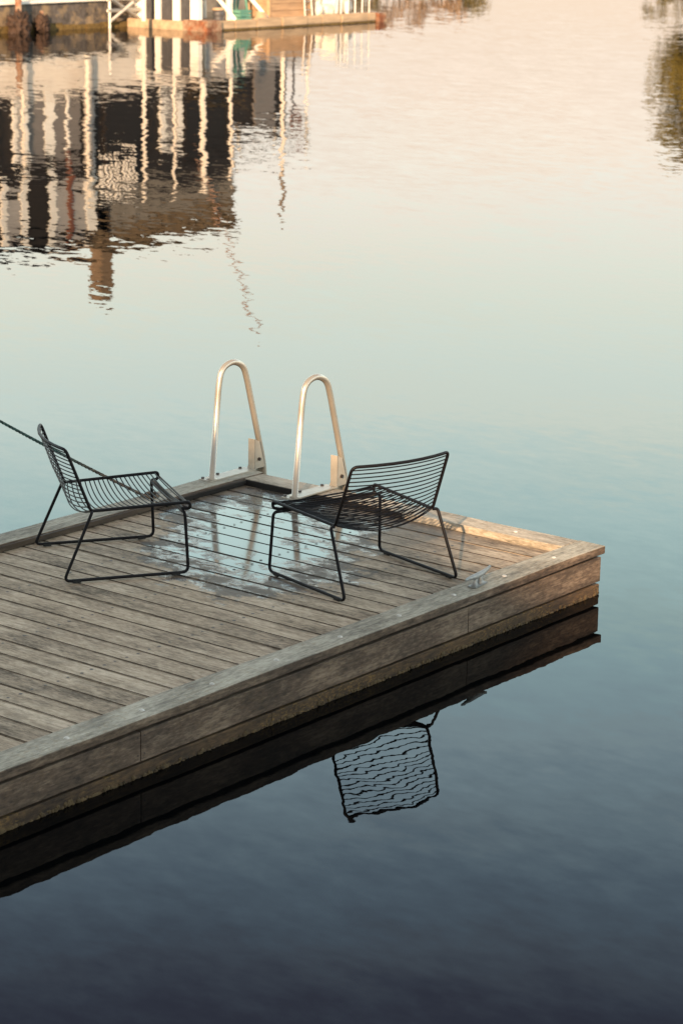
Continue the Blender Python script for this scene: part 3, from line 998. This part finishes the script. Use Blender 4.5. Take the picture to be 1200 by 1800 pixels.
bx('eaves_board', 37.26, 42.9, 35.95, 36.018, 5.12, 5.66, 'roof', bh)
bx('black_panel', 35.165, 35.855, 35.99, 36.055, 3.75, 5.30, 'void', bh)
bx('upper_wall', 22, 37.25, 36.06, 44, 3.702, 5.35, 'dark_clad', bh)
bx('upper_wall', 37.252, 42.85, 36.04, 44, 3.702, 4.20, 'dark_clad', bh)
bx('upper_wall', 37.252, 42.85, 36.02, 44, 4.202, 5.62, 'grey_wall', bh)
bx('drain_board', 37.26, 42.9, 35.97, 36.018, 4.43, 4.50, 'dark_clad', bh)
def window(x0, x1, h0, h1, fr='white', pane='glass', t_=0.07, mull=0):
    b = B()
    box(b, x0, x0+t_, 35.99, 36.055, h(h0), h(h1))
    box(b, x1-t_, x1, 35.99, 36.055, h(h0), h(h1))
    box(b, x0+t_+0.001, x1-t_-0.001, 35.995, 36.055, h(h0), h(h0)+t_)
    box(b, x0+t_+0.001, x1-t_-0.001, 35.995, 36.055, h(h1)-t_, h(h1))
    for i in range(mull):
        xm = x0+(x1-x0)*(i+1)/(mull+1)
        box(b, xm-0.02, xm+0.02, 36.0, 36.05, h(h0)+t_+0.001, h(h1)-t_-0.001)
    f = mesh_obj('window', b, M[fr], bh)
    bx('pane', x0+t_+0.001, x1-t_-0.001, 36.02, 36.052, h0+t_+0.001, h1-t_-0.001, pane, f)
window(34.72, 35.25, 1.85, 3.30, pane='light_panel', t_=0.14)
bx('grey_shutter', 35.26, 35.78, 36.0, 36.055, 1.80, 3.42, 'grey_panel', bh)
bx('white_post', 35.79, 36.12, 35.98, 36.055, 1.74, 3.25, 'white', bh)
bx('grey_shutter', 36.13, 37.02, 36.0, 36.055, 1.80, 3.42, 'grey_panel', bh)
bx('white_post', 36.52, 36.60, 35.96, 35.998, 1.78, 3.30, 'white', bh)
bx('light_panel', 37.20, 37.52, 35.98, 36.055, 1.80, 3.35, 'light_panel', bh)
window(37.9, 39.6, 1.95, 3.4, fr='dark_clad')
window(39.95, 40.80, 2.00, 3.30, pane='grey_panel', t_=0.19)
window(40.9, 42.6, 2.15, 3.45, fr='dark_clad')
window(32.6, 34.3, 1.9, 3.4, fr='dark_clad', mull=2)
window(30.0, 31.9, 1.9, 3.4, mull=2)
window(26.5, 29.2, 1.9, 3.4, fr='dark_clad', mull=2)
for (x0, x1) in ((34.30, 34.48), (34.96, 35.16), (35.86, 36.10), (37.16, 37.50), (31.6, 31.8), (30.4, 30.6)):
    bx('upper_white_post', x0, x1, 35.97, 36.055, 3.705, 5.25, 'white', bh)
bx('upper_panel', 34.485, 34.955, 36.0, 36.055, 4.0, 5.2, 'light_panel', bh)
bx('upper_panel', 36.105, 37.155, 36.0, 36.055, 3.9, 5.25, 'light_panel', bh)
bx('red_brown_post', 36.50, 36.64, 35.95, 35.998, 3.4, 5.3, 'red', bh)
window(37.55, 38.05, 4.55, 5.5, fr='dark_clad')
b = B()
for i in range(11):
    x = 37.38 + i*0.15 + rr_.uniform(-0.04, 0.04)
    tube(b, [(x, 35.9, h(3.35)), (x+rr_.uniform(-0.04, 0.04), 35.9, h(4.30))], rr_.uniform(0.018, 0.042), 6)
box(b, 37.3, 38.98, 35.87, 35.93, h(4.302), h(4.35))
mesh_obj('balustrade', b, M['white'], bh)
b = B()
def roofslab(b, x0, x1, hz0, hz1, y0, y1, ov=0.25):
    ym = (y0+y1)/2
    pts = [(y0-ov, hz0), (ym, hz1), (y1+ov, hz0), (y1+ov, hz0-0.12), (ym, hz1-0.12), (y0-ov, hz0-0.12)]
    a = [b.verts.new((x0-ov, y, h(z))) for y, z in pts]
    c = [b.verts.new((x1+ov, y, h(z))) for y, z in pts]
    for i in range(6):
        b.faces.new((a[i], a[(i+1) % 6], c[(i+1) % 6], c[i]))
    for q in (a, c):
        b.faces.new((q[0], q[1], q[4], q[5]))
        b.faces.new((q[1], q[2], q[3], q[4]))
    bmesh.ops.recalc_face_normals(b, faces=b.faces[:])
roofslab(b, 22.2, 37.0, 5.50, 5.62, 36.06, 44)
rf_ = mesh_obj('roof', b, M['dark_clad'], bh)
b = B()
roofslab(b, 37.5, 42.7, 5.76, 6.0, 36.06, 44)
rf2 = mesh_obj('roof', b, M['roof'], bh)
b = B()
box(b, 38.02, 38.42, 36.3, 36.7, h(5.6), h(6.95), bev=0.01)
box(b, 37.98, 38.46, 36.26, 36.74, h(6.952), h(7.06), bev=0.01)
mesh_obj('chimney', b, M['brick'], rf2)

# lean-to shed right of the boathouse
sh = thing('net_shed', 'lower flat roofed net shed with a light grey door panel right of the boathouse', 'shed')
bx('shed_base', 42.9, 46.2, 36.1, 40, 0.552, 1.45, 'light_panel', sh)
bx('shed_wall', 42.9, 45.15, 36.12, 40, 1.452, 3.12, 'dark_clad', sh)
bx('door_panel', 43.75, 44.6, 36.05, 36.118, 1.40, 3.02, 'grey_panel', sh)
bx('shed_roof', 42.88, 46.0, 35.95, 40.1, 3.122, 3.20, 'roof', sh, bev=0.01)
bx('shed_fascia', 42.88, 45.95, 35.90, 35.948, 3.60, 3.68, 'dark_clad', sh)
for x in (43.0, 44.5, 45.9):
    bx('awning_post', x-0.03, x+0.03, 35.96, 36.02, 3.202, 3.60, 'white', sh)
bx('red_sign_panel', 45.25, 45.72, 36.0, 36.05, 2.75, 3.10, 'red', sh)
bx('red_sign_panel', 45.35, 45.70, 35.86, 35.898, 3.55, 3.72, 'red', sh)
post('thin_post', 46.15, 36.2, 0.5, 3.9, 0.035, 'white', 'thin pale post at the right end of the net shed', 'post')
o = boxobj('shed_quay', (44.502, 46.6, 35.7, 42, h(-1.0), h(0.55)), M['grey_wall'], sh)

# ---------------------------------------------------------------- far bank
E_ = Vector((0.845, -0.535, 0)).normalized()
Nn = Vector((0.535, 0.845, 0)).normalized()
FB = Matrix(((E_.x, Nn.x, 0, 57.9), (E_.y, Nn.y, 0, 44.4), (0, 0, 1, ZW), (0, 0, 0, 1)))
M['stone'] = simple('pale_quay_stone', (0.34, 0.29, 0.24), 0.85, 0.25, 1.5, bump=0.3)
M['ground'] = simple('dry_bank_grass', (0.16, 0.14, 0.06), 0.95, 0.4, 0.8)
def fb(name, x0, x1, y0, y1, z0, z1, mat, parent=None, bev=0.0):
    b = B()
    box(b, x0, x1, y0, y1, z0, z1, bev=bev)
    b.transform(FB)
    return mesh_obj(name, b, M[mat], parent)
M['rock'] = simple('shore_rock_and_dry_grass', (0.20, 0.16, 0.11), 0.95, 0.45, 2.0, bump=0.6, col2=(0.13, 0.115, 0.045))
def land(name, cx, cy, rx, ry, hh, seed):
    b = B()
    nr, na = 14, 72
    rings = []
    for i in range(nr+1):
        q = i/nr
        ring = []
        for j in range(na):
            a = 2*PI*j/na
            e = 1 + 0.16*mnoise.noise(Vector((math.cos(a)*2, math.sin(a)*2, seed))) + 0.06*mnoise.noise(Vector((math.cos(a)*9, math.sin(a)*9, seed)))
            x, y = cx+math.cos(a)*rx*q*e, cy+math.sin(a)*ry*q*e
            z = hh*(1-q**5)*1.1 - 0.12*hh - 0.35*(q > 0.99) + mnoise.noise(Vector((x*1.3, y*1.3, seed)))*0.14*(q > 0.4)
            ring.append(b.verts.new((x, y, z)))
        rings.append(ring)
    for i in range(1, nr):
        for j in range(na):
            b.faces.new((rings[i][j], rings[i][(j+1) % na], rings[i+1][(j+1) % na], rings[i+1][j]))
    b.faces.new(rings[1])
    bmesh.ops.delete(b, geom=rings[0], context='VERTS')
    bmesh.ops.recalc_face_normals(b, faces=b.faces[:])
    b.transform(FB)
    structure(mesh_obj(name, b, M['rock']))
land('rocky_islet', 3.2, 1.5, 3.3, 1.2, 0.32, 3)
land('wooded_point', 20.5, 6.2, 9.8, 5.2, 0.5, 8)
M['coast'] = simple('distant_coast', (0.20, 0.19, 0.20), 1.0, 0.08, 0.004)
b = B()
pv = None
for i in range(241):
    a = math.radians(-40 + 160*i/240)
    r_ = 2600
    z = 8 + 14*max(0, mnoise.noise(Vector((a*5, 1.7, 0)))+0.25) + 4*mnoise.noise(Vector((a*40, 0, 3)))
    p = [b.verts.new((math.cos(a)*(r_+dd), math.sin(a)*(r_+dd), zz)) for dd, zz in ((0, ZW-0.5), (60, ZW+z*0.8), (160, ZW+z), (500, ZW-0.5))]
    if pv:
        for j in range(3):
            b.faces.new((pv[j], p[j], p[j+1], pv[j+1]))
    pv = p
bmesh.ops.recalc_face_normals(b, faces=b.faces[:])
structure(mesh_obj('distant_coast', b, M['coast']))

def leafmat(name, c1, c2, c3):
    k = NT(name)
    f = k.noise(k.pos, 1.6, 5, 0.7)
    rnd_ = k.n('ShaderNodeNewGeometry').outputs['Random Per Island']
    q = k.math('ADD', k.math('MULTIPLY', f, 0.6), k.math('MULTIPLY', rnd_, 0.4))
    k.put(k.b.inputs['Base Color'], k.ramp(q, [(0.25, c1), (0.5, c2), (0.75, c3)]))
    k.put(k.b.inputs['Roughness'], 0.65)
    return k.m
M['leaf'] = leafmat('olive_leaves', (0.10, 0.075, 0.012), (0.20, 0.15, 0.022), (0.31, 0.235, 0.045))
M['leaf2'] = leafmat('green_leaves', (0.10, 0.085, 0.03), (0.19, 0.155, 0.06), (0.28, 0.22, 0.09))
M['leafo'] = leafmat('orange_leaves', (0.22, 0.15, 0.09), (0.38, 0.25, 0.15), (0.50, 0.36, 0.23))
M['bark'] = simple('bark', (0.10, 0.075, 0.05), 0.9, 0.35, 6, bump=0.4)
def leaves(b, clumps, per, size, rn):
    for (c, r) in clumps:
        for _ in range(per):
            d = Vector((rn.gauss(0, 1), rn.gauss(0, 1), rn.gauss(0, 1))).normalized()*r*rn.random()**0.45
            p = c + Vector((d.x, d.y, d.z*0.8))
            u = Vector((rn.uniform(-1, 1), rn.uniform(-1, 1), rn.uniform(-0.7, 0.7))).normalized()
            w = u.cross(Vector((rn.uniform(-1, 1), rn.uniform(-1, 1), rn.uniform(-1, 1)))).normalized()
            s = size*rn.uniform(0.6, 1.3)
            vs = [b.verts.new(p+u*s), b.verts.new(p+w*s*0.55), b.verts.new(p-u*s), b.verts.new(p-w*s*0.55)]
            b.faces.new(vs)
def tree(lx, ly, hh, rad, mat, label, seed, crown0=1.4, per=110, n=48, size=0.11):
    rn = random.Random(seed)
    p0 = FB @ Vector((lx, ly, 0.4))
    t = thing('broadleaf_tree', label, 'tree', p0, 0, 'trees on the wooded point')
    b = B()
    top = Vector((rn.uniform(-.2, .2), rn.uniform(-.2, .2), hh*0.72))
    tube(b, [(0, 0, -0.1), (0.05, 0, hh*0.25), (top.x*0.6, top.y*0.6, hh*0.5), tuple(top)], [0.22, 0.16, 0.10, 0.04], 10)
    clumps = []
    for i in range(n):
        a = rn.uniform(0, 2*PI)
        zz = rn.uniform(0, 1)
        rr = rad*math.sqrt(max(0.05, 1-(2*zz-0.9)**2*0.85))*rn.uniform(0.25, 1.0)
        c = Vector((math.cos(a)*rr, math.sin(a)*rr, crown0 + zz*(hh-crown0-0.3)))
        clumps.append((c, rn.uniform(0.35, 0.75)*rad/2.4))
        if i % 5 == 0:
            q = Vector((0, 0, hh*0.2+zz*hh*0.35))
            tube(b, [tuple(q), tuple(q.lerp(c, 0.55)+Vector((0, 0, 0.1))), tuple(c)], [0.07, 0.045, 0.02], 6)
    mesh_obj('trunk', b, M['bark'], t, smooth=True)
    b = B()
    leaves(b, clumps, per, size, rn)
    mesh_obj('crown', b, M[mat], t)
tree(16.8, 4.0, 6.3, 3.2, 'leaf', 'tall olive green tree at the right edge on the wooded point', 11, crown0=1.5, n=150, per=170, size=0.10)
tree(22.0, 6.5, 7.4, 3.2, 'leaf', 'olive tree beyond the right edge, the outermost on the wooded point', 12, crown0=1.5, n=90, per=120, size=0.09)
def shrub(lx, ly, sx, hz, mat, label, seed):
    rn = random.Random(seed)
    t = thing('shrub', label, 'shrub', FB @ Vector((lx, ly, 0.4)), 0, 'shrubs along the far shore')
    b = B()
    cl_ = [(Vector((rn.uniform(-sx, sx), rn.uniform(-.25, .25), rn.uniform(0.1, hz))), rn.uniform(0.18, 0.36)) for _ in range(int(14*sx)+5)]
    for c, r in cl_[::3]:
        tube(b, [(c.x*0.4, c.y*0.4, -0.05), tuple(c)], [0.03, 0.012], 5)
    b.transform(FB.to_3x3().to_4x4())
    mesh_obj('stems', b, M['bark'], t)
    b = B()
    leaves(b, cl_, 90, 0.055, rn)
    b.transform(FB.to_3x3().to_4x4())
    mesh_obj('foliage', b, M[mat], t)
shrub(1.1, 1.3, 0.8, 0.55, 'leaf2', 'olive shrub at the left end of the rocky islet, nearest the raft', 21)
shrub(2.6, 1.5, 0.9, 0.9, 'leafo', 'larger orange leaved shrub in the middle of the rocky islet', 22)
shrub(4.1, 1.2, 0.8, 0.7, 'leafo', 'smaller orange leaved shrub right of the larger one on the rocky islet', 23)
shrub(5.3, 1.4, 0.5, 0.35, 'leaf2', 'lowest olive shrub at the right end of the rocky islet', 24)
shrub(13.6, 2.6, 1.0, 0.8, 'leaf2', 'green shrub by the water at the foot of the tall olive tree', 26)
# mooring pile that holds the far end of the rope (left, out of the picture)
t = thing('rope_pile', 'round timber pile in the water holding the far end of the green rope', 'pile', (4.036, 5.90, ZW))
b = B()
tube(b, [(0, 0, -1.5), (0, 0, 0.95), (0, 0, 1.12)], [0.11, 0.105, 0.07], 18)
mesh_obj('pile_shaft', b, M['brown_clad'], t)

# unseen building added behind the camera so its roof line shades the dock
wh = thing('shade_building', 'tall brick building behind the viewpoint, unseen, added to shade the dock', 'building')
ed = Vector((0.425, 0.905, 0)).normalized()
nn = Vector((-ed.y, ed.x, 0))
P0 = Vector((3.47 - 30*math.cos(SUN_AZ), -30*math.sin(SUN_AZ), 0))
top = 30*math.tan(SUN_EL)
WM = Matrix(((ed.x, nn.x, 0, P0.x), (ed.y, nn.y, 0, P0.y), (0, 0, 1, 0), (0, 0, 0, 1)))
def wb(name, x0, x1, y0, y1, z0, z1, mat, parent=wh):
    b = B()
    box(b, x0, x1, y0, y1, z0, z1)
    b.transform(WM)
    return mesh_obj(name, b, M[mat], parent)
wb('wall', -30, 26, 0.25, 14, 0.4, top-0.25, 'brick')
wb('roof', -30.2, 26.2, 0.0, 14.2, top-0.248, top, 'roof')
for i in range(11):
    for zf in (1.6, 4.6):
        f = wb('window', -28+i*5, -26.2+i*5, 0.19, 0.249, zf, zf+1.8, 'white')
        wb('pane', -27.9+i*5, -26.3+i*5, 0.16, 0.189, zf+0.1, zf+1.7, 'glass', f)
structure(wb('near_quay', -60, 60, -1.5, 90, -2.5, 0.398, 'stone', None))
